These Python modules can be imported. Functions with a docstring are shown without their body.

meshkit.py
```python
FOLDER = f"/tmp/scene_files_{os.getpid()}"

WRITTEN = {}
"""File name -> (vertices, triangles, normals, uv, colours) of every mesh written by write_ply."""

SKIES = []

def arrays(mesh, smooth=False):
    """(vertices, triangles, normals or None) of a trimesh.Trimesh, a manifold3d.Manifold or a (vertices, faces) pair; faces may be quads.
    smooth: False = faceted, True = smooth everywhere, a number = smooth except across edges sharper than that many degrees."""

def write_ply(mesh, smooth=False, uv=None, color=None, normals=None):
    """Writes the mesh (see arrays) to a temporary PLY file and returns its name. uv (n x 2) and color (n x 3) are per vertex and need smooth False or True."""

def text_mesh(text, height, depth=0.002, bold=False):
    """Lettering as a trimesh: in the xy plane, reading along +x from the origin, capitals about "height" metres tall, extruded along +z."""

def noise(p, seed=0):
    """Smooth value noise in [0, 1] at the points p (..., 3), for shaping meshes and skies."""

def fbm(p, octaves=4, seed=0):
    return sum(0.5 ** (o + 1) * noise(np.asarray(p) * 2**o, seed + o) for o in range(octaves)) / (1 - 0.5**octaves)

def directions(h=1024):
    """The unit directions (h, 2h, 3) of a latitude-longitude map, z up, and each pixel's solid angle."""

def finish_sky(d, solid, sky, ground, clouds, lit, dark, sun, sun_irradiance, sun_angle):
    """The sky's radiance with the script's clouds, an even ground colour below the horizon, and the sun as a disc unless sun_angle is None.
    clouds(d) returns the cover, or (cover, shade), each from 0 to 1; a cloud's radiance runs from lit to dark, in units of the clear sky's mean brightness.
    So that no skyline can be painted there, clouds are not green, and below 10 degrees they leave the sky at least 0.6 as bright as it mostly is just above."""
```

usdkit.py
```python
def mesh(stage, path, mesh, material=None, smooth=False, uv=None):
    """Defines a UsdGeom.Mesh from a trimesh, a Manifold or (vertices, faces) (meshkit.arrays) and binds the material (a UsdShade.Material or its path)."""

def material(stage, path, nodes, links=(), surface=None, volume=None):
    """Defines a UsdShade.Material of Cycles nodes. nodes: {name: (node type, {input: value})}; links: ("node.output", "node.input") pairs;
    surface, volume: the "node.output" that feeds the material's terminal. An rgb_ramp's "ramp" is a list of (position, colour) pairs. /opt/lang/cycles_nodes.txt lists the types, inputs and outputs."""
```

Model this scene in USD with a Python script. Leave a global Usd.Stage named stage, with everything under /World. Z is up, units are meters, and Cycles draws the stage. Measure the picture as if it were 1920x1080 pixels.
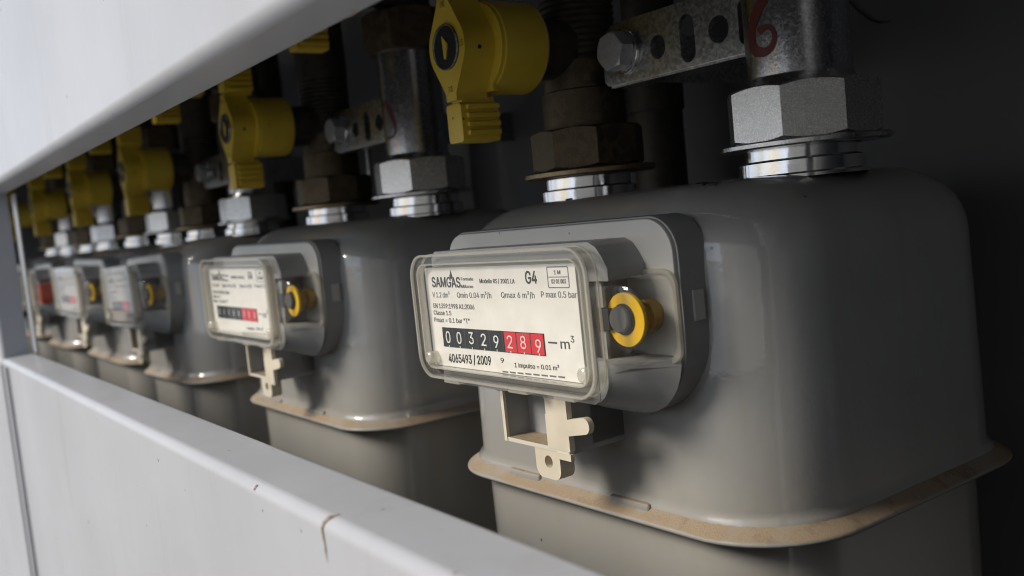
import math, random
import numpy as np, trimesh, usdkit, meshkit
from shapely.geometry import Polygon, LineString, Point, box as sbox
from shapely.ops import unary_union
from pxr import Usd, UsdGeom, UsdLux, UsdShade, Gf, Sdf

stage = Usd.Stage.CreateInMemory()
UsdGeom.SetStageUpAxis(stage, UsdGeom.Tokens.z)
UsdGeom.SetStageMetersPerUnit(stage, 1.0)
world = UsdGeom.Xform.Define(stage, '/World')
stage.SetDefaultPrim(world.GetPrim())
UsdGeom.Scope.Define(stage, '/World/Looks')

ZW = 1.05            # height of the pipe unions above the ground
# ------------------------------------------------------------------ camera
cam = UsdGeom.Camera.Define(stage, '/World/camera')
Rw = np.array([[0.58162151, 0.00830888, -0.81341711],
               [0.80742326, -0.12748788, 0.57603344],
               [-0.09891463, -0.99180532, -0.08085848]])
rx, uy, bz = Rw[:, 0], -Rw[:, 1], -Rw[:, 2]
cpos = (0.2533, -0.2651, -0.0131 + ZW)
M = Gf.Matrix4d(*rx, 0, *uy, 0, *bz, 0, *cpos, 1)
cam.AddTransformOp().Set(M)
cam.CreateHorizontalApertureAttr(36.0)
cam.CreateVerticalApertureAttr(20.25)
cam.CreateFocalLengthAttr(36.0 * 1762.15 / 1920)
cam.CreateFStopAttr(13.0)
cam.CreateFocusDistanceAttr(0.31)
cam.CreateClippingRangeAttr(Gf.Vec2f(0.005, 500))
cam.CreateExposureAttr(0.55)

# ------------------------------------------------------------------ light
SUN_EL, SUN_AZ = math.radians(33), math.radians(-158)      # azimuth from +Y towards +X
sd = np.array([math.sin(SUN_AZ) * math.cos(SUN_EL), math.cos(SUN_AZ) * math.cos(SUN_EL), math.sin(SUN_EL)])
sun = UsdLux.DistantLight.Define(stage, '/World/sun')
sun.CreateIntensityAttr(0.6)
sun.CreateNormalizeAttr(True)
sun.CreateAngleAttr(20.0)
sun.CreateColorAttr(Gf.Vec3f(1.0, 0.93, 0.82))
zx = np.cross([0, 0, 1.0], sd); zx /= np.linalg.norm(zx); zy = np.cross(sd, zx)
sun.AddTransformOp().Set(Gf.Matrix4d(*zx, 0, *zy, 0, *sd, 0, 0, 0, 5, 1))
usdkit.material(stage, '/World/Looks/sky', {
    's': ('sky_texture', {'sky_type': 'single_scattering', 'sun_disc': False, 'sun_elevation': SUN_EL,
                          'sun_rotation': math.atan2(sd[0], sd[1]), 'aerosol_density': 1.0}),
    'hs': ('hsv', {'saturation': 1.0}),
    'g': ('geometry', {}), 'n': ('noise_texture', {'scale': 2.2, 'detail': 6.0, 'roughness': .55}),
    'cv': ('map_range', {'from_min': .36, 'from_max': .62, 'to_min': .15, 'to_max': .85, 'clamp': True}),
    'mx': ('mix_color', {'b': (17.6, 19.8, 24.0), 'use_clamp': False}),
    'b': ('background_shader', {'strength': 0.05})},
    [('s.color', 'hs.color'), ('g.position', 'n.vector'), ('n.fac', 'cv.value'), ('cv.result', 'mx.fac'), ('hs.color', 'mx.a'), ('mx.result', 'b.color')], surface='b.background')
dome = UsdLux.DomeLight.Define(stage, '/World/sky')
UsdShade.MaterialBindingAPI.Apply(dome.GetPrim()).Bind(UsdShade.Material.Get(stage, '/World/Looks/sky'))
dome.GetPrim().SetCustomDataByKey('kind', 'structure')

# ------------------------------------------------------------------ materials
MT = {}
def mat(name, nodes, links=(), surface='p.BSDF'):
    MT[name] = usdkit.material(stage, '/World/Looks/' + name, nodes, list(links), surface=surface)
def plain(name, col, rough=.5, metal=0, **kw):
    mat(name, {'p': ('principled_bsdf', {'base_color': col, 'roughness': rough, 'metallic': metal, **kw})})
POS = ('geometry', {})
def paint(name, c1, c2, rough, scale=30, spec=.5, specks=None, coat=0, bump=.02, bscale=900, cr=.05, thr=.035, dens=55):
    n = {'g': POS, 'no': ('noise_texture', {'scale': scale, 'detail': 5.0}),
         'r': ('rgb_ramp', {'ramp': [(.3, c1), (.7, c2)]}),
         'bn': ('noise_texture', {'scale': bscale, 'detail': 2.0}),
         'bu': ('bump', {'strength': bump, 'distance': .001}),
         'p': ('principled_bsdf', {'roughness': rough, 'specular_ior_level': spec, 'coat_weight': coat, 'coat_roughness': cr})}
    l = [('g.position', 'no.vector'), ('g.position', 'bn.vector'), ('no.fac', 'r.fac'), ('bn.fac', 'bu.height'), ('bu.normal', 'p.normal')]
    if specks:
        n['v'] = ('voronoi_texture', {'scale': dens})
        n['m0'] = ('math', {'math_type': 'less_than', 'value2': thr})
        n['wn'] = ('separate_color', {})
        n['m1'] = ('math', {'math_type': 'less_than', 'value2': .55})
        n['m2'] = ('math', {'math_type': 'multiply'})
        n['mx'] = ('mix_color', {'b': specks})
        l += [('g.position', 'v.vector'), ('v.distance', 'm0.value1'), ('v.color', 'wn.color'), ('wn.r', 'm1.value1'), ('m0.value', 'm2.value1'),
              ('m1.value', 'm2.value2'), ('m2.value', 'mx.fac'), ('r.color', 'mx.a'), ('mx.result', 'p.base_color')]
    else:
        l += [('r.color', 'p.base_color')]
    mat(name, n, l)

mat('white_paint', {'g': POS, 'no': ('noise_texture', {'scale': 9, 'detail': 6.0, 'roughness': .6}), 'r': ('rgb_ramp', {'ramp': [(.3, (.36, .36, .37)), (.7, (.425, .425, .44))]}),
    'mp': ('mapping', {'scale': (45, 45, 5)}), 'st': ('noise_texture', {'scale': 1, 'detail': 6.0, 'roughness': .65}), 'sr': ('map_range', {'from_min': .56, 'from_max': .80, 'to_max': .30, 'clamp': True}),
    'mxs': ('mix_color', {'b': (.24, .22, .19)}),
    'v': ('voronoi_texture', {'scale': 46}), 'm0': ('math', {'math_type': 'less_than', 'value2': .045}), 'wn': ('separate_color', {}), 'm1': ('math', {'math_type': 'less_than', 'value2': .5}), 'm2': ('math', {'math_type': 'multiply'}),
    'v2': ('voronoi_texture', {'scale': 130}), 'k0': ('math', {'math_type': 'less_than', 'value2': .06}), 'wn2': ('separate_color', {}), 'k1': ('math', {'math_type': 'less_than', 'value2': .22}), 'k2': ('math', {'math_type': 'multiply'}),
    'mx': ('mix_color', {'b': (.15, .14, .13)}), 'mx2': ('mix_color', {'b': (.20, .19, .18)}),
    'bn': ('noise_texture', {'scale': 260, 'detail': 3.0}), 'bu': ('bump', {'strength': .06, 'distance': .001}),
    'p': ('principled_bsdf', {'roughness': .5, 'specular_ior_level': .12, 'coat_weight': .3, 'coat_roughness': .16})},
    [('g.position', 'no.vector'), ('g.position', 'mp.vector'), ('mp.vector', 'st.vector'), ('g.position', 'v.vector'), ('g.position', 'v2.vector'), ('g.position', 'bn.vector'), ('no.fac', 'r.fac'), ('st.fac', 'sr.value'),
     ('r.color', 'mxs.a'), ('sr.result', 'mxs.fac'), ('v.distance', 'm0.value1'), ('v.color', 'wn.color'), ('wn.r', 'm1.value1'), ('m0.value', 'm2.value1'), ('m1.value', 'm2.value2'),
     ('v2.distance', 'k0.value1'), ('v2.color', 'wn2.color'), ('wn2.r', 'k1.value1'), ('k0.value', 'k2.value1'), ('k1.value', 'k2.value2'),
     ('mxs.result', 'mx.a'), ('m2.value', 'mx.fac'), ('mx.result', 'mx2.a'), ('k2.value', 'mx2.fac'), ('mx2.result', 'p.base_color'), ('bn.fac', 'bu.height'), ('bu.normal', 'p.normal')])
mat('meter_paint', {'g': POS, 'sx': ('separate_xyz', {}), 'no': ('noise_texture', {'scale': 18, 'detail': 6.0, 'roughness': .6}),
    'r': ('rgb_ramp', {'ramp': [(.3, (.30, .30, .295)), (.7, (.36, .36, .35))]}),
    'mp': ('mapping', {'scale': (60, 60, 7)}), 'st': ('noise_texture', {'scale': 1, 'detail': 5.0}),
    'sr': ('map_range', {'from_min': .60, 'from_max': .78, 'to_max': .35, 'clamp': True}), 'mxs': ('mix_color', {'b': (.25, .22, .18)}),
    'n2': ('noise_texture', {'scale': 130, 'detail': 6.0, 'roughness': .7}),
    'up': ('map_range', {'from_min': .35, 'from_max': 1.0, 'to_max': .55, 'clamp': True}), 'ml': ('math', {'math_type': 'multiply'}),
    'mxd': ('mix_color', {'b': (.33, .28, .21)}),
    'v': ('voronoi_texture', {'scale': 80}), 'm0': ('math', {'math_type': 'less_than', 'value2': .05}), 'wn': ('separate_color', {}),
    'm1': ('math', {'math_type': 'less_than', 'value2': .5}), 'm2': ('math', {'math_type': 'multiply'}), 'mx': ('mix_color', {'b': (.09, .08, .07)}),
    'sp': ('separate_xyz', {}), 'lz': ('map_range', {'from_min': ZW - .072, 'from_max': ZW - .111, 'to_max': .7, 'clamp': True}), 'ml2': ('math', {'math_type': 'multiply'}), 'mxl': ('mix_color', {'b': (.36, .315, .245)}),
    'bn': ('noise_texture', {'scale': 420, 'detail': 2.0}), 'bu': ('bump', {'strength': .045, 'distance': .001}),
    'cr': ('map_range', {'to_min': .02, 'to_max': .10, 'clamp': True}),
    'p': ('principled_bsdf', {'roughness': .42, 'coat_weight': 1.0, 'coat_ior': 1.75})},
    [('g.position', 'no.vector'), ('g.position', 'mp.vector'), ('mp.vector', 'st.vector'), ('g.position', 'n2.vector'), ('g.position', 'v.vector'), ('g.position', 'bn.vector'),
     ('g.normal', 'sx.vector'), ('no.fac', 'r.fac'), ('st.fac', 'sr.value'), ('r.color', 'mxs.a'), ('sr.result', 'mxs.fac'), ('sx.z', 'up.value'), ('up.result', 'ml.value1'), ('n2.fac', 'ml.value2'),
     ('g.position', 'sp.vector'), ('sp.z', 'lz.value'), ('lz.result', 'ml2.value1'), ('n2.fac', 'ml2.value2'), ('mxs.result', 'mxl.a'), ('ml2.value', 'mxl.fac'), ('mxl.result', 'mxd.a'), ('ml.value', 'mxd.fac'), ('v.distance', 'm0.value1'), ('v.color', 'wn.color'), ('wn.r', 'm1.value1'), ('m0.value', 'm2.value1'), ('m1.value', 'm2.value2'),
     ('mxd.result', 'mx.a'), ('m2.value', 'mx.fac'), ('mx.result', 'p.base_color'), ('bn.fac', 'bu.height'), ('bu.normal', 'p.normal'), ('bu.normal', 'p.coat_normal'), ('no.fac', 'cr.value'), ('cr.result', 'p.coat_roughness')])
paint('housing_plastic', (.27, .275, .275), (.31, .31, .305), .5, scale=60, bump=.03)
paint('cream_plastic', (.58, .51, .39), (.68, .61, .48), .5, scale=80, bump=.03)
paint('light_plastic', (.44, .435, .41), (.49, .48, .455), .45, scale=60, bump=.03, specks=(.2, .17, .14), dens=160, thr=.06)
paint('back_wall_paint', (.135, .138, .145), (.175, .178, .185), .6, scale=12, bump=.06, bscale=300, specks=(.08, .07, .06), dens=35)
paint('pavement', (.24, .235, .225), (.32, .315, .30), .9, scale=3, bump=.3, bscale=60)
paint('plaster', (.22, .21, .19), (.29, .28, .26), .9, scale=8, bump=.4, bscale=150)
paint('yellow_plastic', (.60, .42, .03), (.72, .52, .055), .45, scale=50, specks=(.08, .05, .02), dens=120, thr=.07, bump=.04)
plain('black_plastic', (.018, .018, .018), .4)
plain('dark_rubber', (.02, .02, .02), .7)
plain('ink', (.03, .03, .032), .6)
plain('ink_grey', (.14, .15, .15), .6)
plain('white_ink', (.75, .75, .72), .6)
plain('counter_black', (.012, .014, .013), .7, specular_ior_level=.15)
plain('counter_red', (.62, .022, .03), .6, specular_ior_level=.15)
plain('pink_ink', (.85, .62, .58), .5)
plain('wheel_yellow', (.85, .52, .01), .35)
plain('hub_grey', (.12, .12, .125), .55)
plain('orange_red', (.45, .06, .02), .5)
plain('red_marker', (.10, .014, .011), .4)
plain('rust', (.17, .085, .035), .85)
paint('old_stain', (.13, .085, .05), (.34, .27, .20), .7, scale=700)
plain('seal_black', (.015, .015, .016), .6)
plain('shaded_jamb_paint', (.30, .31, .34), .5)  # bluish darker copy of the white door paint, shade mixed into the colour

# brown/gold mechanism
paint('brass_brown', (.30, .17, .03), (.50, .33, .06), .35, scale=300)

# labels: warm white, and a darker tone from the third meter on
for _n, _c1, _c2 in (('label_paper', (.74, .705, .635), (.82, .785, .715)), ('darker_label', (.36, .335, .31), (.46, .43, .40))):
  mat(_n, {'g': POS, 'n': ('noise_texture', {'scale': 120, 'detail': 4.0}),
    'r': ('rgb_ramp', {'ramp': [(.3, _c1), (.7, _c2)]}),
    'p': ('principled_bsdf', {'roughness': .55})},
    [('g.position', 'n.vector'), ('n.fac', 'r.fac'), ('r.color', 'p.base_color')])

# dusty grey paint of the rim: sand coloured dust lies on whatever faces up
mat('dusty_rim', {'g': POS, 'sx': ('separate_xyz', {}), 'n': ('noise_texture', {'scale': 55, 'detail': 6.0}),
    'mu': ('math', {'math_type': 'multiply_add', 'value2': 1.4, 'value3': -.70}),
    'ad': ('math', {'math_type': 'add'}),
    'mr': ('map_range', {'from_min': .22, 'from_max': .80, 'clamp': True}),
    'n2': ('noise_texture', {'scale': 2600, 'detail': 4.0, 'roughness': .65}),
    'dr': ('rgb_ramp', {'ramp': [(.3, (.24, .175, .115)), (.7, (.36, .28, .19))]}),
    'mx': ('mix_color', {'a': (.30, .30, .285)}), 'n3': ('noise_texture', {'scale': 95, 'detail': 7.0, 'roughness': .7}), 'r3': ('map_range', {'from_min': .55, 'from_max': .72, 'to_max': .8, 'clamp': True}), 'm3': ('mix_color', {'b': (.13, .085, .05)}), 'bu': ('bump', {'strength': .12, 'distance': .0004}),
    'ro': ('map_range', {'to_min': .3, 'to_max': .9, 'clamp': True}),
    'p': ('principled_bsdf', {})},
    [('g.position', 'n.vector'), ('g.position', 'n2.vector'), ('g.normal', 'sx.vector'), ('n.fac', 'mu.value1'), ('mu.value', 'ad.value1'),
     ('sx.z', 'ad.value2'), ('ad.value', 'mr.value'), ('mr.result', 'mx.fac'), ('n2.fac', 'dr.fac'), ('dr.color', 'm3.a'), ('g.position', 'n3.vector'), ('n3.fac', 'r3.value'), ('r3.result', 'm3.fac'), ('m3.result', 'mx.b'),
     ('mx.result', 'p.base_color'), ('mr.result', 'ro.value'), ('ro.result', 'p.roughness'), ('n2.fac', 'bu.height'), ('bu.normal', 'p.normal')])
mat('dusty_cream', {'g': POS, 'sx': ('separate_xyz', {}), 'n2': ('noise_texture', {'scale': 500, 'detail': 4.0}),
    'mr': ('map_range', {'from_min': .5, 'from_max': .9, 'clamp': True}),
    'dr': ('rgb_ramp', {'ramp': [(.3, (.27, .20, .12)), (.7, (.38, .29, .19))]}),
    'mx': ('mix_color', {'a': (.60, .56, .46)}), 'p': ('principled_bsdf', {'roughness': .6})},
    [('g.position', 'n2.vector'), ('g.normal', 'sx.vector'), ('sx.z', 'mr.value'), ('mr.result', 'mx.fac'), ('n2.fac', 'dr.fac'),
     ('dr.color', 'mx.b'), ('mx.result', 'p.base_color')])

def metal(name, c1, c2, r1, r2, scale=250, bump=.1, bscale=2500, met=1.0, aniso=0):
    mat(name, {'g': POS, 'v': ('voronoi_texture', {'scale': scale}), 'n': ('noise_texture', {'scale': scale * .6, 'detail': 4.0}),
        'mx': ('mix_float', {'fac': .4}), 'sc': ('separate_color', {}),
        'r': ('rgb_ramp', {'ramp': [(.25, c1), (.75, c2)]}), 'ro': ('map_range', {'to_min': r1, 'to_max': r2, 'clamp': True}),
        'bn': ('noise_texture', {'scale': bscale, 'detail': 3.0}), 'bu': ('bump', {'strength': bump, 'distance': .0004}),
        'p': ('principled_bsdf', {'metallic': met})},
        [('g.position', 'v.vector'), ('g.position', 'n.vector'), ('g.position', 'bn.vector'), ('v.color', 'sc.color'), ('n.fac', 'mx.a'), ('sc.r', 'mx.b'),
         ('mx.result', 'r.fac'), ('r.color', 'p.base_color'), ('mx.result', 'ro.value'), ('ro.result', 'p.roughness'), ('bn.fac', 'bu.height'), ('bu.normal', 'p.normal')])
metal('galvanized', (.42, .43, .45), (.66, .67, .70), .13, .27, 1300, .14, 2600)
metal('cast_zinc', (.52, .52, .52), (.76, .76, .76), .18, .36, 2600, .35, 3000)
metal('flange_zinc', (.50, .50, .50), (.66, .66, .65), .12, .3, 800, .15, 1500)
metal('bright_zinc', (.62, .63, .64), (.74, .75, .76), .08, .22, 400, .05, 900)
metal('strap_zinc', (.38, .38, .38), (.54, .54, .53), .24, .38, 900, .08, 1500)
metal('bolt_zinc', (.34, .345, .35), (.44, .445, .45), .4, .5, 900, .1, 1500, met=.55)
metal('worn_brass', (.20, .15, .09), (.34, .27, .17), .35, .55, 700, .2, 1500)
metal('old_brass', (.085, .070, .048), (.16, .125, .085), .45, .7, 300, .3, 1200)
metal('dark_iron', (.06, .055, .045), (.10, .09, .07), .5, .75, 300, .3, 900, met=.7)

# clear plastic: thin shells, so light passes straight with a Fresnel reflection
def clear(name, tint, milk, milk_col=(.7, .68, .62), rough=.05):
    mat(name, {'ge': ('geometry', {}), 'io': ('mix_float', {'a': 1.5, 'b': 1 / 1.5}), 'f': ('fresnel', {}), 't': ('transparent_bsdf', {'color': tint}), 'g': ('glossy_bsdf', {'roughness': rough, 'color': (1, 1, 1)}),
        'd': ('diffuse_bsdf', {'color': milk_col}), 'tr': ('translucent_bsdf', {'color': milk_col}),
        'm0': ('mix_closure', {'fac': .5}), 'm1': ('mix_closure', {'fac': milk}), 'm2': ('mix_closure', {})},
        [('ge.backfacing', 'io.fac'), ('io.result', 'f.IOR'), ('d.BSDF', 'm0.closure1'), ('tr.BSDF', 'm0.closure2'), ('t.BSDF', 'm1.closure1'), ('m0.closure', 'm1.closure2'),
         ('f.fac', 'm2.fac'), ('m1.closure', 'm2.closure1'), ('g.BSDF', 'm2.closure2')], surface='m2.closure')
clear('clear_pane', (.97, .97, .96), .015)
clear('milky_glint_edge', (.92, .92, .90), .42, (.84, .80, .71), .1)  # milky colour stands in for light caught in the clear edges
clear('clear_side', (.95, .94, .92), .015, (.6, .57, .5), .06)

# ------------------------------------------------------------------ prim helpers
used = {}
def numbered(path):
    k = used.get(path, -1) + 1
    used[path] = k
    return path if k == 0 else f'{path}_{k:03d}'
def setd(p, label=None, cat=None, group=None, kind=None):
    for k, v in (('label', label), ('category', cat), ('group', group), ('kind', kind)):
        if v: p.SetCustomDataByKey(k, v)
def thing(name, label, cat, loc=(0, 0, 0), rot=(0, 0, 0), group=None, kind=None):
    x = UsdGeom.Xform.Define(stage, numbered('/World/' + name))
    x.AddTranslateOp().Set(Gf.Vec3d(loc[0], loc[1], loc[2] + ZW))
    if any(rot): x.AddRotateXYZOp().Set(Gf.Vec3f(*rot))
    setd(x.GetPrim(), label, cat, group, kind)
    return x
def part(parent, name, mesh, m, smooth=35, label=None, kind=None):
    p = usdkit.mesh(stage, numbered(str(parent.GetPath()) + '/' + name), mesh, MT[m], smooth=smooth)
    setd(p.GetPrim(), label, None, None, kind)
    return p
def top(name, mesh, m, label=None, cat=None, kind=None, smooth=35, group=None):
    p = usdkit.mesh(stage, numbered('/World/' + name), mesh, MT[m], smooth=smooth)
    setd(p.GetPrim(), label, cat, group, kind)
    return p

# ------------------------------------------------------------------ mesh helpers
cat = trimesh.util.concatenate
def tm(v, f): return trimesh.Trimesh(np.asarray(v, float), np.asarray(f), process=False)
def bx(x0, x1, y0, y1, z0, z1):
    m = trimesh.creation.box((x1 - x0, y1 - y0, z1 - z0)); m.apply_translation(((x0 + x1) / 2, (y0 + y1) / 2, (z0 + z1) / 2)); return m
def rrect(x0, x1, y0, y1, radii, n=8):
    """rounded rectangle loop, ccw; radii for corners (x1,y0),(x1,y1),(x0,y1),(x0,y0)"""
    if np.ndim(radii) == 0: radii = [radii] * 4
    out = []
    for (cx, cy, sx, sy, a0), r in zip(((x1, y0, -1, 1, -90), (x1, y1, -1, -1, 0), (x0, y1, 1, -1, 90), (x0, y0, 1, 1, 180)), radii):
        r = max(r, 1e-5)
        for k in range(n + 1):
            a = math.radians(a0 + 90 * k / n)
            out.append((cx + sx * r + r * math.cos(a), cy + sy * r + r * math.sin(a)))
    return np.array(out)
def loft(loops, levels, cap0=True, cap1=True, axis='z'):
    """loops (N,2) at each level; capped by fans (the loops are convex)."""
    n = len(loops[0]); V = []; F = []
    for L, h in zip(loops, levels):
        h = np.broadcast_to(h, n)
        V += [(p[0], p[1], q) for p, q in zip(L, h)]
    for i in range(len(loops) - 1):
        for k in range(n):
            a, b = i * n + k, i * n + (k + 1) % n
            F += [(a, b, b + n), (a, b + n, a + n)]
    if cap0:
        c = len(V); V.append((*np.mean(loops[0], 0), np.mean(levels[0]))); F += [(c, (k + 1) % n, k) for k in range(n)]
    if cap1:
        c = len(V); V.append((*np.mean(loops[-1], 0), np.mean(levels[-1]))); o = (len(loops) - 1) * n
        F += [(c, o + k, o + (k + 1) % n) for k in range(n)]
    V = np.array(V, float); F = np.array(F)
    if axis == 'y':                      # (a, b, h) -> (x=a, y=h, z=b): mirrors, so flip
        V = V[:, [0, 2, 1]]; F = F[:, ::-1]
    m = tm(V, F)
    if m.volume < 0: m.invert()
    return m
def rr_block(x0, x1, a0, a1, h0, h1, radii, bevel=.0008, axis='z', n=8, both=True):
    """rounded block with bevelled ends; a = second plan axis, h = extrusion axis"""
    if np.ndim(radii) == 0: radii = [radii] * 4
    def L(d): return rrect(x0 + d, x1 - d, a0 + d, a1 - d, [max(r - d, 1e-4) for r in radii], n)
    b = bevel
    loops = [L(b), L(b * .3), L(0), L(0), L(b * .3), L(b)]
    lev = [h0, h0 + b * .3, h0 + b, h1 - b, h1 - b * .3, h1]
    return loft(loops, lev, axis=axis)
def lathe(profile, seg=40, axis='z', c=(0, 0, 0), wav=0):
    """profile [(r, h)...] closed to axis at ends if r=0"""
    n = seg; V = []; F = []
    for r, h in profile:
        V += [(r * math.cos(2 * math.pi * k / n), r * math.sin(2 * math.pi * k / n), h) for k in range(n)]
    for i in range(len(profile) - 1):
        for k in range(n):
            a, b = i * n + k, i * n + (k + 1) % n
            F += [(a, b, b + n), (a, b + n, a + n)]
    m = tm(V, F)
    if wav:
        th = np.arctan2(m.vertices[:, 1], m.vertices[:, 0]); k = 1 + wav * (np.sin(7 * th + wav * 9e3) + .7 * np.sin(13 * th + 2) + .5 * np.sin(4 * th + 1))
        m.vertices[:, :2] *= k[:, None]
    if axis == 'y': m.apply_transform(trimesh.transformations.rotation_matrix(math.pi / 2, (1, 0, 0)))   # +z -> -y
    if axis == 'x': m.apply_transform(trimesh.transformations.rotation_matrix(math.pi / 2, (0, 1, 0)))
    m.apply_translation(c)
    return m
def cyl(r, h0, h1, seg=40, b=.0008, axis='z', c=(0, 0, 0)):
    return lathe([(0, h0), (r - b, h0), (r, h0 + b), (r, h1 - b), (r - b, h1), (0, h1)], seg, axis, c)
def hexnut(af, h0, h1, rot=0, n=6):
    """hexagonal nut with chamfered crown: hex prism intersected with a cone-ended cylinder"""
    import manifold3d as m3
    R = af / 2 / math.cos(math.pi / n)
    hx = m3.Manifold.cylinder(h1 - h0, R, R, n).rotate((0, 0, rot)).translate((0, 0, h0))
    ch = (R - af / 2) * .62
    lo = m3.Manifold.cylinder(ch, R * .985 - (R - af / 2) * .9, R * 1.0, 48).translate((0, 0, h0))
    mid = m3.Manifold.cylinder(h1 - h0 - 2 * ch, R, R, 48).translate((0, 0, h0 + ch))
    hi = m3.Manifold.cylinder(ch, R, R * .985 - (R - af / 2) * .9, 48).translate((0, 0, h1 - ch))
    me = (hx ^ (lo + mid + hi)).to_mesh()
    return tm(me.vert_properties[:, :3], me.tri_verts)
def extr(poly, h0, h1, axis='y'):
    polys = getattr(poly, 'geoms', [poly])
    out = []
    for p in polys:
        m = trimesh.creation.extrude_polygon(p, h1 - h0, engine='earcut'); m.apply_translation((0, 0, h0)); out.append(m)
    m = cat(out)
    if axis == 'y':
        v = m.vertices[:, [0, 2, 1]]; m = tm(v, m.faces[:, ::-1])
    if axis == 'x':      # poly in (y,z), extruded along x
        v = m.vertices[:, [2, 0, 1]]; m = tm(v, m.faces)
    return m
def moved(m, d):
    m = m.copy(); m.apply_translation(d); return m

# ------------------------------------------------------------------ ground and cabinet (the setting)
gr = tm([(-60, -60, 0), (60, -60, 0), (60, 60, 0), (-60, 60, 0)], [(0, 1, 2), (0, 2, 3)])
top('ground', gr, 'pavement', kind='structure', smooth=False)

YF, YI = -.18, -.1605            # outer face and inner lip edge of the door sheet
XL, XR = -.493, .30              # the doors' ends
def folded(path, t=.0014, r=.004):
    """folded sheet: path of (y,z) corners rounded by r, thickened inwards"""
    pts = [np.array(path[0])]
    for a, b, c in zip(path, path[1:], path[2:]):
        a, b, c = map(np.array, (a, b, c)); u = (a - b) / np.linalg.norm(a - b); v = (c - b) / np.linalg.norm(c - b)
        ctr = b + (u + v) * r
        for k in range(9):
            th = k / 8 * math.pi / 2
            pts.append(ctr - v * r * math.cos(th) - u * r * math.sin(th))
    pts.append(np.array(path[-1]))
    return LineString(pts)
def sheet(path, x0, x1, side, t=.0014, r=.004):
    ln = folded(path, t, r)
    off = ln.buffer(side * t, single_sided=True, join_style=1)
    return extr(off, x0, x1, axis='x')
ZU, ZL = .0352, -.0808           # slot in the door: bottom of upper panel, top of lower panel
door = thing('cabinet_door', 'white painted sheet metal cabinet door with a long slot showing the meters', 'cabinet door', (0, YF, 0))
def rel(path): return [(y - YF, z) for y, z in path]
up = sheet(rel([(YF, .46), (YF, ZU), (YI, ZU - .0006), (YI, ZU + .012)]), XL - .002, XR, 1)
part(door, 'upper_panel', up, 'white_paint')
lo = sheet(rel([(YF, -.75), (YF, ZL), (YI + .0022, ZL + .0012), (YI + .0022, ZL - .012)]), -.4985, XR, -1, r=.0035)
part(door, 'lower_panel', lo, 'white_paint')
# left upright of the door: side jamb with its pale turned edge
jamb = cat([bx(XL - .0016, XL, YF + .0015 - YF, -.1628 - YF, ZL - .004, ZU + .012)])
part(door, 'side_jamb', jamb, 'shaded_jamb_paint')  # white jamb, its shaded face painted in
part(door, 'jamb_edge', rr_block(XL - .0016, XL + .0150, -.1603 - YF, -.1588 - YF, ZL + .002, ZU - .002, .0006, .0004), 'white_paint', label='pale turned edge of the side jamb')
# stepped left end of the lower panel
for k, (x0, x1, y0, y1) in enumerate(((-.4715, -.4680, -.0028, .0004), (-.4805, -.4775, -.0020, .0004), (-.4960, -.4920, -.0024, .0004))):
    part(door, 'edge_fold', rr_block(x0, x1, y0, y1, -.75, ZL - .0040, [.0014, .0002, .0002, .0014], .0004), 'white_paint')
part(door, 'end_jamb', rr_block(.226, .30, .0016, .018, ZL - .002, ZU + .002, .001, .0005), 'white_paint')
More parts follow.
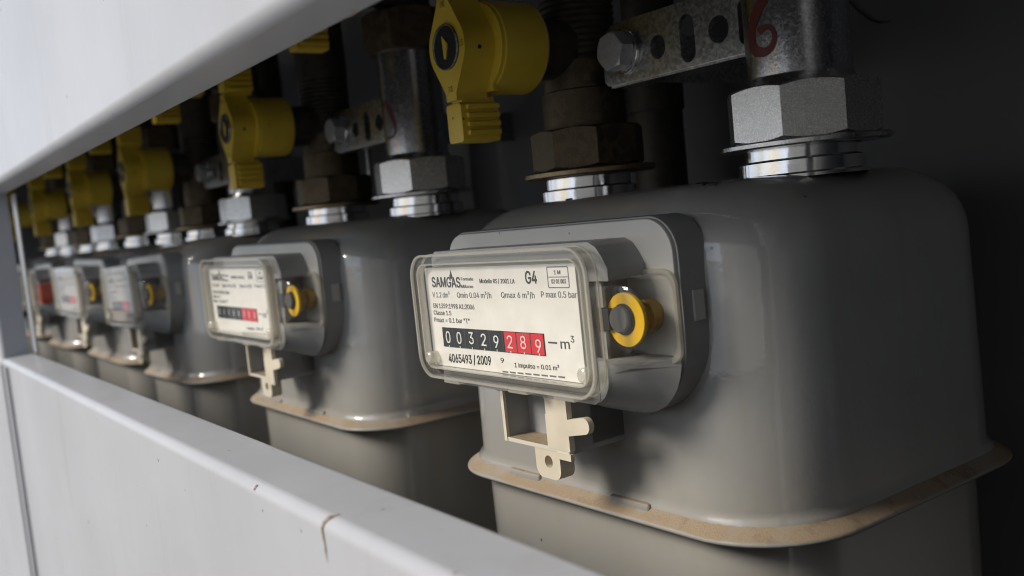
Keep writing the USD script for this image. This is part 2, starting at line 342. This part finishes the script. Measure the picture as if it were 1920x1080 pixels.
# rust run and chip on the fold
def ribbon(pts, w, y): return extr(LineString(pts).buffer(w, cap_style=1), y, y + .0004)
RF = .0035
def run_over_fold(x, steps, out=.0003):
    V = []; F = []
    for k, (q, w, dx) in enumerate(steps):       # q: path along the fold: <0 on the top, 0..1 round the fold, >1 metres/.004 below
        if q <= 1:
            th = max(q, 0) * math.pi / 2; y = YF + RF - (RF + out) * math.sin(th) + max(-q, 0) * .006; z = ZL - RF + (RF + out) * math.cos(th) + (.0003 if q < .12 else 0)
        else: y, z = YF - out, ZL - RF - (q - 1) * .004
        V += [(x + dx - w, y - YF, z), (x + dx + w, y - YF, z)]
        if k: F += [(2 * k - 2, 2 * k - 1, 2 * k + 1), (2 * k - 2, 2 * k + 1, 2 * k)]
    return tm(V, F)
part(door, 'rust_run', run_over_fold(.0462, [(.0, .0002, .0016), (.12, .0005, .0013), (.25, .0011, .0006), (.4, .0009, .0002), (.6, .0006, -.0004), (.8, .0004, -.0006), (1, .0005, -.0005), (1.3, .0004, -.0003), (1.7, .0003, .0001), (2.0, .0003, .0002), (2.4, .0002, .0001), (2.8, .0001, .0003)]), 'old_stain', smooth=True, label='faint rust run')
part(door, 'paint_chip', run_over_fold(.0002, [(.42, .0002, .0003), (.5, .0005, .0001), (.58, .0002, 0), (.66, .0004, -.0002), (.74, .0001, -.0002)]), 'rust', smooth=True)

d2 = thing('cabinet_door', 'second slotted cabinet door, its stile a grey white sliver at the left edge', 'cabinet door', (-.50, YF, 0))
for nm, pth, sd_, a0, a1 in (('upper_panel', [(YF, .46), (YF, ZU), (YI, ZU - .0006), (YI, ZU + .012)], 1, -1.05, -.002), ('lower_panel', [(YF, -.75), (YF, ZL), (YI, ZL + .0016), (YI, ZL - .012)], -1, -1.05, -.002)):
    part(d2, nm, sheet(rel(pth), a0, a1, sd_), 'white_paint')
part(d2, 'side_jamb', rr_block(-.034, -.002, .001, .012, ZL - .003, ZU + .003, .002, .0008), 'white_paint')
part(d2, 'side_jamb', rr_block(-1.05, -1.0, .001, .012, ZL - .003, ZU + .003, .002, .0008), 'white_paint')

cab = thing('meter_cabinet', 'grey walled sheet metal cabinet holding the row of gas meters', 'cabinet', (0, .13, -.76))
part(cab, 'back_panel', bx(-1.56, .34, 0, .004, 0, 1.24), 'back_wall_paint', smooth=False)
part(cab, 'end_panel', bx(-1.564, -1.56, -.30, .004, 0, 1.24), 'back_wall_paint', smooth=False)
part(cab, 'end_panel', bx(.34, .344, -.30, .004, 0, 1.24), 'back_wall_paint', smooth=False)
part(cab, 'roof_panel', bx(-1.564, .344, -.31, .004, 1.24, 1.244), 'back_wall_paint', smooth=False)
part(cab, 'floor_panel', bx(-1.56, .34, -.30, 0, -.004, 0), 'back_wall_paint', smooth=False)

wall = thing('side_wall', 'unseen plastered wall added right of the cabinet to shade the meters', 'wall', (.43, 0, -ZW))  # out of view, added to keep light from the right off the meters
part(wall, 'plaster', bx(0, .22, -1.7, .2, 0, 2.7), 'plaster', smooth=False)

# ------------------------------------------------------------------ gas meters
ZB = -.225                       # underside of a meter in pipe-union height
def text_on(items, y):
    """lettering facing -y; items (text, x, z, width, height, rise, bold)"""
    out = []
    for t, x, z, w, h, rise, bold in items:
        m = meshkit.text_mesh(t, 1.0, .01, bold)
        v = m.vertices
        wid = v[:, 0].max() - v[:, 0].min()
        ca, sa = math.cos(rise / max(w, 1e-6)), math.sin(rise / max(w, 1e-6))
        X = (v[:, 0] - v[:, 0].min()) / wid * w; Z = v[:, 1] * h
        out.append(tm(np.c_[x + X, y - v[:, 2] / .01 * .00012, z + Z + X * rise / w], m.faces))
    return cat(out)
TXT = [("SAMGAS", -.0416, -.0372, .0193, .0035, -.0002, 1), ("Fornate", -.0216, -.0350, .0077, .0011, -.0001, 0), ("Milano", -.0221, -.0376, .0077, .0011, -.0001, 0),
       ("Modello RS / 2001 LA", -.0100, -.0360, .0202, .0015, -.0002, 0), ("G4", .0162, -.0362, .0060, .0038, 0, 1),
       ("EN 1359:1998 A1:2006", -.0423, -.0450, .0272, .0017, -.0001, 0), ("Classe 1.5", -.0426, -.0475, .0120, .0016, 0, 0), ('Pmax = 0.1 bar "T"', -.0428, -.0502, .0238, .0017, .0001, 0),
       ("m", .0308, -.0563, .0044, .0030, .0001, 0), ("3", .0359, -.0541, .0017, .0020, 0, 0), ("4065493 / 2009", -.0356, -.0647, .0273, .0030, .0007, 1), ("9", -.0024, -.0628, .0019, .0017, 0, 0),
       ("1 impulso = 0.01 m³", .0054, -.0638, .0235, .0015, .0006, 0), ("1 M", .0311, -.0335, .0031, .0012, 0, 0), ("02 01 003", .0295, -.0363, .0069, .0013, 0, 0)]
TXG = [("V 1.2 dm³", -.0421, -.0411, .0118, .0019, 0, 0), ("Qmin 0.04 m³/h", -.0253, -.0411, .0213, .0019, 0, 0), ("Qmax 6 m³/h", .0019, -.0409, .0182, .0019, 0, 0), ("P max 0.5 bar", .0236, -.0406, .0173, .0019, 0, 0)]

def shell_upper():
    L = []; H = []
    zt, rt = -.0105, .0235
    def lp(ins, r): return rrect(-.0840 + ins, .0845 - ins, -.0615 + ins, .067 - ins, [max(r, .004), max(r * .8, .004), max(r * .8, .004), max(r, .004)], 10)
    for ins, z in ((.058, zt + .0012), (.045, zt + .0010), (.034, zt + .0004)):
        L.append(lp(ins, .03 - ins * .3)); H.append(z)
    for k in range(10):
        a = math.radians(90 * k / 9); L.append(lp(rt * (1 - math.sin(a)), .031 - rt * (1 - math.sin(a)) * .25)); H.append(zt - rt * (1 - math.cos(a)))
    L.append(lp(-.0012, .032)); H.append(-.1085)
    L.append(lp(-.0026, .032)); H.append(-.1110)
    L.append(lp(-.0030, .032)); H.append(-.1135)
    L = L[::-1]; H = H[::-1]
    return loft(L, np.array(H) - ZB, cap0=False)
def shell_lower():
    L = []; H = []
    def lp(ins): return rrect(-.083 + ins, .0835 - ins, -.061 + ins, .066 - ins, .031 - min(ins, .02) * .5, 10)
    for ins, z in ((.03, ZB), (.012, ZB + .0005), (.004, ZB + .004), (.001, ZB + .011), (0, ZB + .02), (-.0005, -.1185), (-.004, -.1165)): L.append(lp(ins)); H.append(z)
    return loft(L, np.array(H) - ZB, cap1=False)
def rim():
    L = []; H = []
    def lp(o, r): return rrect(-.0840 - o, .0845 + o, -.0615 - o, .067 + o, [r, r * .8, r * .8, r], 12)
    for o, r, z in ((.0005, .031, -.1095), (.0028, .032, -.1122), (.0050, .033, -.1140), (.0066, .034, -.1150), (.0071, .0345, -.1156), (.0072, .0345, -.1162), (.0067, .034, -.1168), (.004, .033, -.1168), (-.0018, .031, -.1162)):
        L.append(lp(o, r)); H.append(z)
    L = L[::-1]; H = H[::-1]
    return loft(L, np.array(H) - ZB, cap0=False, cap1=False)

METERS = [(0.0, 0.0, -.5), (-.2525, .0015, .5), (-.510, -.0005, -1.3), (-.725, .0005, 1.0), (-.962, -.001, -.8), (-1.195, 0, 0)]
YAW = (0, .8, -1.0, 1.3, -1, 0)
LABELS = ['nearest grey gas meter, large, its dial reading 00329 289', 'second grey gas meter, behind the nearest one, its yellow wheel showing',
          'third grey gas meter in the row, dusty, out of focus', 'fourth grey gas meter, blurred, with a yellowish wheel beside its dial',
          'blurred grey gas meter with an orange red block beside its dial', 'farthest grey gas meter, almost hidden behind the door jamb']

def one_sheet(loop, y):
    n = len(loop); c = np.mean(loop, 0)
    return tm([(p[0], y, p[1]) for p in loop] + [(c[0], y, c[1])], [(n, k, (k + 1) % n) for k in range(n)])

def build_meter(i):
    x, dz, roll = METERS[i]
    t = thing('gas_meter', LABELS[i], 'gas meter', (x, 0, ZB + dz), (0, roll, YAW[i]), 'gas meters in a row in the cabinet')
    o = (0, 0, -ZB)
    P = lambda name, m, mt, **k: part(t, name, moved(m, o), mt, **k)
    part(t, 'upper_shell', shell_upper(), 'meter_paint', smooth=60)
    part(t, 'lower_shell', shell_lower(), 'meter_paint', smooth=60)
    part(t, 'rim', rim(), 'dusty_rim', smooth=50)
    for px in (-.032, .026):
        P('rim_lug', rr_block(px - .0095, px + .0095, -.0656, -.0600, -.1140, -.1108, .001, .001), 'dusty_rim')
    for sx in (-.055, .055):
        P('spigot', lathe([(.0212, -.0118), (.0212, -.0108), (.0203, -.0102), (.0203, -.0062), (.0192, -.0056), (.0182, -.0054), (.0182, -.0012), (.012, -.0012)], 120, c=(sx, 0, 0), wav=.0012 + .0002 * i), 'bright_zinc')
    if i == 0:
        rg = random.Random(4)
        for fx, fy, fz, sz in ((.048, -.041, -.0118, .0026), (.053, -.0425, -.0124, .0014), (-.02, -.040, -.0114, .0015)):
            pts = [(sz * rg.uniform(.6, 1.2) * math.cos(k * math.pi / 4), sz * rg.uniform(.3, .7) * math.sin(k * math.pi / 4)) for k in range(8)]
            fm = extr(Polygon(pts).buffer(.0003), -.0006, .0006, 'z')
            nx = max(0, fx - .057) / .026; ny = min(0, fy + .0355) / .026
            fm.apply_transform(trimesh.transformations.rotation_matrix(math.asin(min(nx, .95)), (0, 1, 0))); fm.apply_transform(trimesh.transformations.rotation_matrix(-math.asin(max(ny, -.95)) , (1, 0, 0)))
            zz = -.0105 - .026 * (1 - math.sqrt(max(0, 1 - nx * nx - ny * ny)))
            P('paint_flake', moved(fm, (fx, fy, zz)), 'seal_black', smooth=False)
    # index: base plate, housing, window, label, cover
    P('index_base', rr_block(-.0595, .0628, -.0790, -.0193, -.0718, -.0580, [.024, .011, .011, .024], .0012, 'y'), 'light_plastic', label='pale base plate of the counter housing')
    P('shaded_base_side', rr_block(-.0600, .0634, -.0795, -.0188, -.0702, -.0580, [.024, .0115, .0115, .024], .0006, 'y'), 'housing_plastic')  # side of the same pale base, its shade given as a darker plastic
    P('side_clip', bx(.0629, .0641, -.0660, -.0618, -.0505, -.0415), 'light_plastic', smooth=False)
    out = Polygon([(-.0465, -.0735), (-.0465, -.0272), (-.044, -.0247), (.0435, -.0246), (.0468, -.0262), (.0492, -.0292), (.0512, -.0326), (.0512, -.0362), (.0425, -.0362), (.0425, -.0720), (.040, -.0735)])
    P('index_housing', extr(out, -.0868, -.0716), 'housing_plastic', smooth=30)
    hb = [(rrect(-.0455, .0468, -.0733, -.0590, [.008, .003, .003, .008], 10), -.0866), (rrect(-.0462, .0476, -.0738, -.0595, [.010, .003, .003, .010], 10), -.0855),
          (rrect(-.0550, .0585, -.0772, -.0600, [.0165, .003, .003, .0165], 10), -.0745), (rrect(-.0585, .0622, -.0785, -.0600, [.0180, .003, .003, .0180], 10), -.0716)]
    P('housing_bowl', loft([q[0] for q in hb], [q[1] for q in hb], axis='y'), 'housing_plastic', smooth=40)
    # mechanism beside the dial
    if i == 4:
        P('red_block', rr_block(.0490, .0600, -.0640, -.0420, -.0860, -.0722, .003, .001, 'y'), 'orange_red', label='orange red block beside the dial')
    else:
        c = (.0523, 0, -.0480)
        w = P('magnet_wheel', lathe([(0, .0815), (.0079, .0815), (.0080, .0816), (.0080, .0827), (.0079, .0828), (.0, .0828)], 48, 'y', c), 'wheel_yellow')
        part(w, 'wheel_body', moved(lathe([(0, .0722), (.0050, .0722), (.0050, .0760), (.0040, .0764), (.0040, .0785), (.0060, .0789), (.0060, .0806), (0, .0806)], 48, 'y', c), o), 'brass_brown')
        part(w, 'gap_ring', moved(cyl(.0047, .0826, .0831, 36, .0001, 'y', (.0518, 0, -.0479)), o), 'black_plastic')
        part(w, 'hub', moved(cyl(.0040, .0828, .0848, 36, .0004, 'y', (.0514, 0, -.0478)), o), 'hub_grey')
        plate = sbox(.0420, -.0610, .0458, -.0368).difference(sbox(.0430, -.0516, .0459, -.0442))
        P('window_plate', extr(plate, -.0850, -.0838), 'housing_plastic')
        P('coupling_sleeve', rr_block(.0420, .0472, -.0512, -.0446, -.0846, -.0780, .0004, .0003, 'y'), 'black_plastic')
    # clear window box over the wheel
    def wl(d, y): return rrect(.0428, .0632 - d, -.0612 + d, -.0352 - d, [.0045, .0055, .0006, .0006], 8)
    win = loft([wl(0, 0), wl(0, 0), wl(.0006, 0), wl(.0018, 0), wl(.0034, 0)], [-.0720, -.0835, -.0858, -.0874, -.0880], cap0=False, axis='y')
    P('wheel_window', win, 'clear_side', smooth=40)
    P('window_rim', extr(Polygon(wl(-.0009, 0)).difference(Polygon(wl(.0004, 0)).buffer(0)), -.0732, -.0720), 'milky_glint_edge')
    # label with its printing
    LY = -.0905
    lp = P('label_plate', rr_block(-.0462, .0412, -.0664, -.0303, LY, -.0868, .0008, .0002, 'y'), 'label_paper' if i < 2 else 'darker_label')
    S = lambda name, m, mt, **k: part(lp, name, moved(m, o), mt, **k)
    S('lettering', text_on(TXT if i == 0 else [q for q in TXT if q[0] not in ('4065493 / 2009', '9')] + [("4065 / 2009", -.034, -.0647, .022, .0030, .0007, 1)][:0], LY), 'ink', smooth=False)
    S('fine_print', text_on(TXG, LY), 'ink_grey', smooth=False)
    fl = Polygon([(-.0281, -.0312), (-.0274, -.0326), (-.0271, -.0337), (-.0278, -.0345), (-.0287, -.0342), (-.0290, -.0333), (-.0284, -.0325)])
    S('flame_mark', extr(fl, LY - .0001, LY + .0001), 'ink', smooth=False)
    st = sbox(.0282, -.0371, .0374, -.0317).buffer(.0006).difference(sbox(.0282, -.0371, .0374, -.0317).buffer(.0003)).union(sbox(.0282, -.03445, .0374, -.0342))
    S('stamp_frame', extr(st, LY - .0001, LY + .0001), 'ink_grey', smooth=False)
    S('dash', bx(.0247, .0291, LY - .0001, LY + .0001, -.0549, -.0544), 'ink', smooth=False)
    S('scale_dashes', cat([bx(-.002 + k * .0043, .0012 + k * .0043, LY - .0001, LY + .0001, -.0660 + k * .00008, -.0655 + k * .00008) for k in range(8)]), 'ink_grey', smooth=False)
    ct = P('counter', bx(-.0376, .0229, LY - .0003, LY, -.0590, -.0520), 'counter_black', smooth=False)
    C = lambda name, m, mt, **k: part(ct, name, moved(m, o), mt, **k)
    C('red_field', bx(.0016, .0227, LY - .0004, LY - .0003, -.0588, -.0522), 'counter_red', smooth=False)
    dig = '00329289'
    cx = (-.0337, -.0264, -.0185, -.0108, -.0033, .0046, .0120, .0200)
    off = (0, 0, .0003, 0, -.0003, 0, .0002, -.0006)
    for k, ch in enumerate(dig):
        if i == 0:
            C('digit', text_on([(ch, cx[k] - .0015, -.0575 + off[k], .0030, .0042, 0, 0)], LY - .0004), 'pink_ink' if k > 4 else 'white_ink', smooth=False)
        elif i < 4:
            C('digit', extr(LineString([(cx[k], -.057), (cx[k], -.0537)]).buffer(.0003, cap_style=2), LY - .0005, LY - .0004), 'pink_ink' if k > 4 else 'white_ink', smooth=False)
        C('tick', bx(cx[k] - .0002, cx[k] + .0002, LY - .00045, LY - .0003, -.0590, -.0584), 'white_ink', smooth=False)
        if k < 7:
            xm = (cx[k] + cx[k + 1]) / 2
            C('drum_gap', bx(xm - .00025, xm + .00025, LY - .00045, LY - .0003, -.0589, -.0521), 'seal_black', smooth=False)
    # clear cover: pane, stepped edge band and rear skirt
    def cl(d): return rrect(-.0498 + d, .0505 - d, -.0702 + d, -.0252 - d, [max(.0085 - d, .001)] * 4, 8)
    def band(d0, d1): return Polygon(cl(d0)).difference(Polygon(cl(d1)))
    P('cover_pane', one_sheet(cl(.0030), -.0934), 'clear_pane', smooth=False)
    P('cover_edge', cat([extr(band(0, .0008), -.0947, -.0938), extr(band(0, .0006), -.0904, -.0898)]), 'milky_glint_edge', smooth=40, label='pale edge of the clear dial cover')
    P('cover_step', extr(band(.0002, .0010), -.0938, -.0904), 'clear_side', smooth=40)
    P('cover_flange', extr(band(.0010, .0034), -.0936, -.0931), 'clear_side', smooth=40)
    P('cover_step', extr(band(.0034, .0039), -.0940, -.0912), 'milky_glint_edge', smooth=40)
    for sx, sz in ((-.0438, -.0630), (.0440, -.0630)):
        P('cover_screw', lathe([(.0022, .0900), (.0022, .0942), (.0016, .0946), (.0012, .0942), (0, .0942)], 24, 'y', (sx, 0, sz)), 'milky_glint_edge')
    for sx in (-.030, .010, .034):
        P('cover_clip', rr_block(sx - .005, sx + .005, -.0716, -.0700, -.0940, -.0870, .0004, .0003, 'y'), 'milky_glint_edge')
    # seal bracket under the dial
    sb = P('seal_bracket', cat([bx(-.0100, .0240, -.0760, -.0600, -.0900, -.0690)]), 'housing_plastic', smooth=False)
    B = lambda name, m, mt, **k: part(sb, name, moved(m, o), mt, **k)
    B('side_wall', bx(-.0112, -.0098, -.0852, -.0600, -.0912, -.0690), 'housing_plastic', smooth=False)
    B('wall_edge', bx(-.0113, -.0097, -.0863, -.0852, -.0914, -.0690), 'cream_plastic', smooth=False)
    B('block', bx(.0150, .0240, -.0840, -.0601, -.0916, -.0690), 'housing_plastic', smooth=False)
    hook = unary_union([sbox(.0132, -.0905, .0246, -.0690), LineString([(.022, -.0832), (.0325, -.0812)]).buffer(.0026)]).difference(sbox(.0105, -.0795, .0137, -.0742))
    B('hook', extr(hook, -.0862, -.0841), 'cream_plastic', smooth=40)
    B('shelf', bx(-.0112, .0238, -.0860, -.0600, -.0914, -.0900), 'dusty_cream', smooth=False)
    tab = unary_union([sbox(.0052, -.0960, .0182, -.0905), rr2(.0052, .0182, -.1012, -.0930, .0035)]).difference(Point(.0122, -.0955).buffer(.0021))
    B('seal_tab', extr(tab, -.0858, -.0800), 'cream_plastic', smooth=40)
    B('lower_lip', bx(.0176, .0246, -.0862, -.0846, -.0936, -.0914), 'cream_plastic', smooth=False)
    return t
def rr2(x0, x1, z0, z1, r): return sbox(x0 + r, z0 + r, x1 - r, z1 - r).buffer(r)
for i in range(6): build_meter(i)

# ------------------------------------------------------------------ pipes with their unions
ORD = ['nearest', 'second', 'third', 'fourth', 'fifth', 'farthest']
def flanged_nut(t, rotn, m_nut, m_fl):
    part(t, 'union_nut', hexnut(.0465, .0008, .0185, rotn, 8), m_nut, smooth=25)
    part(t, 'nut_flange', lathe([(.018, -.0014), (.0266, -.0013), (.0275, -.0008), (.0276, .0004), (.0268, .0009), (.019, .0010)], 56), m_fl)
def outlet(i):
    x, dz, _ = METERS[i]
    t = thing('outlet_pipe', ['bright galvanized outlet pipe with a red hand painted figure, above the nearest meter', 'galvanized outlet pipe of the second meter, red paint by its strap'][i] if i < 2 else f'galvanized outlet pipe above the {ORD[i]} meter of the row', 'pipe', (x + .055, 0, dz), (0, 0, 0), 'outlet pipes of the meters')
    part(t, 'pipe', lathe([(.010, .0170), (.0178, .0172), (.0182, .0190), (.0170, .0215), (.0169, .0220), (.0169, .0760), (.010, .0760)], 56), 'galvanized')
    flanged_nut(t, (22.5, 3.5, 19.5, 17, 30, 14)[i], 'cast_zinc', 'flange_zinc')
    part(t, 'upper_union', hexnut(.040, .0762, .098, 10), 'old_brass', smooth=25)
    part(t, 'upper_pipe', cyl(.0150, .098, .40, 32), 'dark_iron')
    if i < 2:
        if i == 0:
            pts = [(-80, .049), (-84, .0465), (-91.4, .0443), (-98, .0422), (-102.9, .040), (-107, .038), (-108.8, .0361), (-109, .034), (-107.5, .0321), (-102.5, .0304), (-96.5, .0298), (-90.5, .0294), (-85.5, .0297), (-81, .0304), (-78.5, .0316), (-76.6, .0329), (-76.2, .0343), (-77.4, .0357), (-80, .0367), (-84, .0371), (-88, .0371), (-92, .0367), (-96, .0360)]
            w = .0018
        else:
            pts = [(-96, .0500), (-89.5, .0494), (-80, .0460), (-73.3, .0416), (-69, .038), (-67.8, .0343), (-74, .0315), (-87.7, .0308), (-94, .0316)]
            w = .0013
        P = np.array([(math.radians(a) * .0169, z) for a, z in pts])
        q = []
        for k in range(len(P) - 1):
            for s in range(4): q.append(P[k] + (P[k + 1] - P[k]) * s / 4)
        q.append(P[-1]); q = np.array(q)
        d = np.gradient(q, axis=0); nn = np.c_[-d[:, 1], d[:, 0]] / np.linalg.norm(d, axis=1)[:, None]
        wv = w * (0.8 + .35 * np.sin(np.linspace(.3, 6, len(q))))
        a, b = q + nn * wv[:, None], q - nn * wv[:, None]
        V = [(.01705 * math.cos(u / .0169), .01705 * math.sin(u / .0169), z) for u, z in np.vstack([a, b])]
        n = len(q); F = []
        for k in range(n - 1): F += [(k, k + 1, n + k + 1), (k, n + k + 1, n + k)]
        part(t, 'painted_figure', tm(V, F), 'red_marker', smooth=True, label='red hand painted figure')
def inlet(i):
    x, dz, _ = METERS[i]
    t = thing('inlet_pipe', f'dark brass inlet pipe and nut behind the yellow valve, {ORD[i]} meter of the row', 'pipe', (x - .055, 0, dz), (0, 0, 0), 'inlet pipes of the meters')
    part(t, 'pipe', lathe([(.010, .017), (.0176, .0172), (.0176, .034), (.0165, .0345), (.0165, .046), (.010, .046)], 48), 'old_brass')
    part(t, 'union_nut', hexnut(.0445, .0020, .0185, (13.8, 11, 15, 37, 20, 30)[i], 8), 'old_brass', smooth=25)
    part(t, 'nut_flange', lathe([(.018, -.0012), (.0270, -.0011), (.0278, -.0006), (.0278, .0010), (.0270, .0016), (.019, .0022)], 56), 'worn_brass')
    thr = []
    for k in range(14): thr += [(.0152, .046 + k * .0026), (.0160, .0473 + k * .0026)]
    part(t, 'threaded_pipe', lathe([(.0152, .0455)] + thr + [(.0152, .40)], 40), 'dark_iron')
for i in range(6):
    outlet(i); inlet(i)

# ------------------------------------------------------------------ yellow valves
VL = ['nearest yellow lever valve, left of the bright pipe, black keyhole disc on its front', 'yellow lever valve above the second meter, standing clear below the door edge',
      'third yellow lever valve in the row, blurred, just under the door edge', 'fourth yellow lever valve, blurred', 'fifth yellow lever valve, strongly blurred', 'farthest yellow lever valve beside the door jamb']
def valve(name, lab, x, z, flip, group):
    t = thing(name, lab, 'valve', (x, 0, z), (0, 0, 0), group)
    part(t, 'neck', cyl(.0125, .010, .0305, 32, axis='y'), 'dark_iron')
    part(t, 'cap', lathe([(0, .0290), (.0168, .0290), (.0180, .0304), (.0180, .0500), (.0176, .0506), (0, .0506)], 56, 'y'), 'yellow_plastic')
    part(t, 'stop_ring', extr(unary_union([Point(0, 0).buffer(.0172, 24).intersection(sbox(-.02, -.0172, .02, .0172)), sbox(-.0085, -.0178, .0085, 0)]), -.0522, -.0504), 'yellow_plastic', smooth=40)
    oval = unary_union([Point(0, 0).buffer(.0126, 24), Polygon([(-.0095, .0084), (-.0036, .0178), (-.0036, .0202), (.0036, .0202), (.0036, .0178), (.0095, .0084), (.0095, -.0084), (.0036, -.0178), (.0036, -.0205), (-.0036, -.0205), (-.0036, -.0178), (-.0095, -.0084)])])
    part(t, 'handle', extr(oval, -.0662, -.0520), 'yellow_plastic', smooth=40)
    k = part(t, 'keyhole_disc', cyl(.0087, .0655, .0668, 40, .0003, 'y'), 'black_plastic')
    part(k, 'rim_ring', lathe([(.0080, .0667), (.0082, .0672), (.0086, .0672), (.0088, .0667)], 40, 'y'), 'strap_zinc')
    part(k, 'indicator', extr(Polygon([(-.0014, .0046), (.0020, .0012), (.0016, -.0006), (0, -.0046), (-.0010, -.004)]), -.0672, -.0664), 'yellow_plastic', smooth=False)
    part(t, 'cast_marks', cat([bx(-.0012, .0012, -.0667, -.0660, zz - .0002, zz + .0002) for zz in (.0152, .0160, .0168, -.0152, -.0160, -.0168)] + [bx(.0102, .0116, -.0667, -.0660, zz - .0002, zz + .0002) for zz in (.0006, -.0003, -.0012)]), 'brass_brown', smooth=False)
    part(t, 'pin_hole', cyl(.0008, .0115, .01275, 12, .0001, 'x', (0, -.0595, -.002)), 'seal_black')
    for s in (-1, 1):
        z0, z1 = .0215, .0366
        lev = [rr_block(-.0052, .0052, min(s * z0, s * z1), max(s * z0, s * z1), -.0660, -.0482, [.0016, .0016, .0016, .0016], .0005, 'y', 4),
               bx(-.0035, .0035, -.0640, -.0490, min(s * .0195, s * .022), max(s * .0195, s * .022))]
        for q in range(4):
            zz = s * (z0 + .0018 + q * .0033)
            lev += [rr_block(-.0067, -.0046, zz - .0010, zz + .0010, -.0636, -.0486, .0005, .0004, 'y', 3), rr_block(.0046, .0067, zz - .0010, zz + .0010, -.0636, -.0486, .0005, .0004, 'y', 3)]
        part(t, 'lever', cat(lev), 'yellow_plastic', smooth=30)
    return t
for i in range(6):
    x, dz, _ = METERS[i]
    valve('gas_valve', VL[i], x - .055, .0517 + dz, 0, 'yellow valves on the inlet pipes')
UL = [None, 'upper yellow valve with only its lever tip below the door edge, nearest of its kind', 'upper yellow valve tip between the second and third inlet valves', 'upper yellow valve tip beside the third inlet valve', 'upper yellow valve tip beside the fourth inlet valve']
for i in range(1, 5):
    x, dz, _ = METERS[i]
    valve('upper_valve', UL[i], x + .055, .1130 + dz, 0, 'yellow valves on the outlet pipes')

# ------------------------------------------------------------------ perforated straps between the pipes
SL = ['nearest perforated zinc strap bolted between the two pipes of the nearest meter', 'perforated zinc strap between the pipes of the second meter, touched by red paint']
def strap(i):
    x, dz, _ = METERS[i]
    t = thing('perforated_strap', SL[i] if i < 2 else f'small perforated strap between the pipes of the {ORD[i]} meter', 'bracket', (x + .0055, 0, .0324 + dz), (0, 0, 0), 'perforated pipe straps')
    pl = Polygon([(-.0375, .002), (-.0355, 0), (.0395, 0), (.0395, .0235), (-.031, .0235), (-.0375, .0185)])
    for hx, hz, w, h in ((-.0068, .0100, .0038, .0044), (.0082, .0102, .0036, .0086), (.0230, .0102, .0046, .0047), (.0345, .0102, .0026, .0075)):
        pl = pl.difference(LineString([(hx, hz - h + w), (hx, hz + h - w + 1e-5)]).buffer(w))
    part(t, 'plate', extr(pl, -.0075, -.0052), 'strap_zinc', smooth=30)
    part(t, 'folded_lip', bx(-.0350, .0390, -.0066, .0050, -.0010, .0010), 'strap_zinc', smooth=False)
    wsh = part(t, 'washer', cyl(.0086, .0075, .0092, 36, .0003, 'y', (-.0248, 0, .0118)), 'bright_zinc')
    b = moved(hexnut(.0132, 0, .0066, 10), (0, 0, 0)); b.apply_transform(trimesh.transformations.rotation_matrix(math.pi / 2, (1, 0, 0))); b.apply_translation((-.0248, -.0092, .0118))
    part(t, 'bolt_head', cat([b]), 'bolt_zinc', smooth=30)
    part(t, 'wall_arm', cat([bx(-.0385, -.0372, -.004, .130, .002, .022), bx(-.0372, -.0300, -.0050, -.003, .002, .022)]), 'strap_zinc', smooth=False)
    part(t, 'wall_stay', bx(-.0700, -.0672, .030, .032, -.022, .022), 'strap_zinc', smooth=False)
for i in range(5): strap(i)

# dark riser pipes near the back panel
for i in range(5):
    x, dz, _ = METERS[i]
    t = thing('riser_pipe', f'dark upright pipe at the back, behind the {ORD[i]} meter', 'pipe', (x - .098, .085, -.05), (0, 0, 0), 'dark risers behind the meters')
    part(t, 'pipe', cyl(.0135, 0, .44, 32), 'dark_iron')
    part(t, 'clip_band', cyl(.0147, .080, .094, 32), 'dark_iron')

# thin loose wire against the back panel, right of the nearest outlet pipe
wp = np.array([(-.030, .110), (-.0205, .084), (-.0115, .0686), (-.0059, .062), (0, .0568), (.0044, .0547), (.0085, .0545)])
tt = np.linspace(0, 1, 25); ti = np.linspace(0, 1, len(wp))
wx, wz = np.interp(tt, ti, wp[:, 0]), np.interp(tt, ti, wp[:, 1])
ring = [(math.cos(a), math.sin(a)) for a in np.arange(6) * math.pi / 3]
V = []; F = []
for k in range(25):
    V += [(wx[k] + c * .0005, .1285 + q * .0005, wz[k] + ZW + c * .0002) for c, q in ring]
    if k: F += [(6 * (k - 1) + a, 6 * (k - 1) + (a + 1) % 6, 6 * k + (a + 1) % 6) for a in range(6)] + [(6 * (k - 1) + a, 6 * k + (a + 1) % 6, 6 * k + a) for a in range(6)]
top('loose_wire', tm(V, F), 'dark_rubber', 'thin dark loose wire on the back panel, right of the nearest outlet pipe', 'wire', smooth=True)
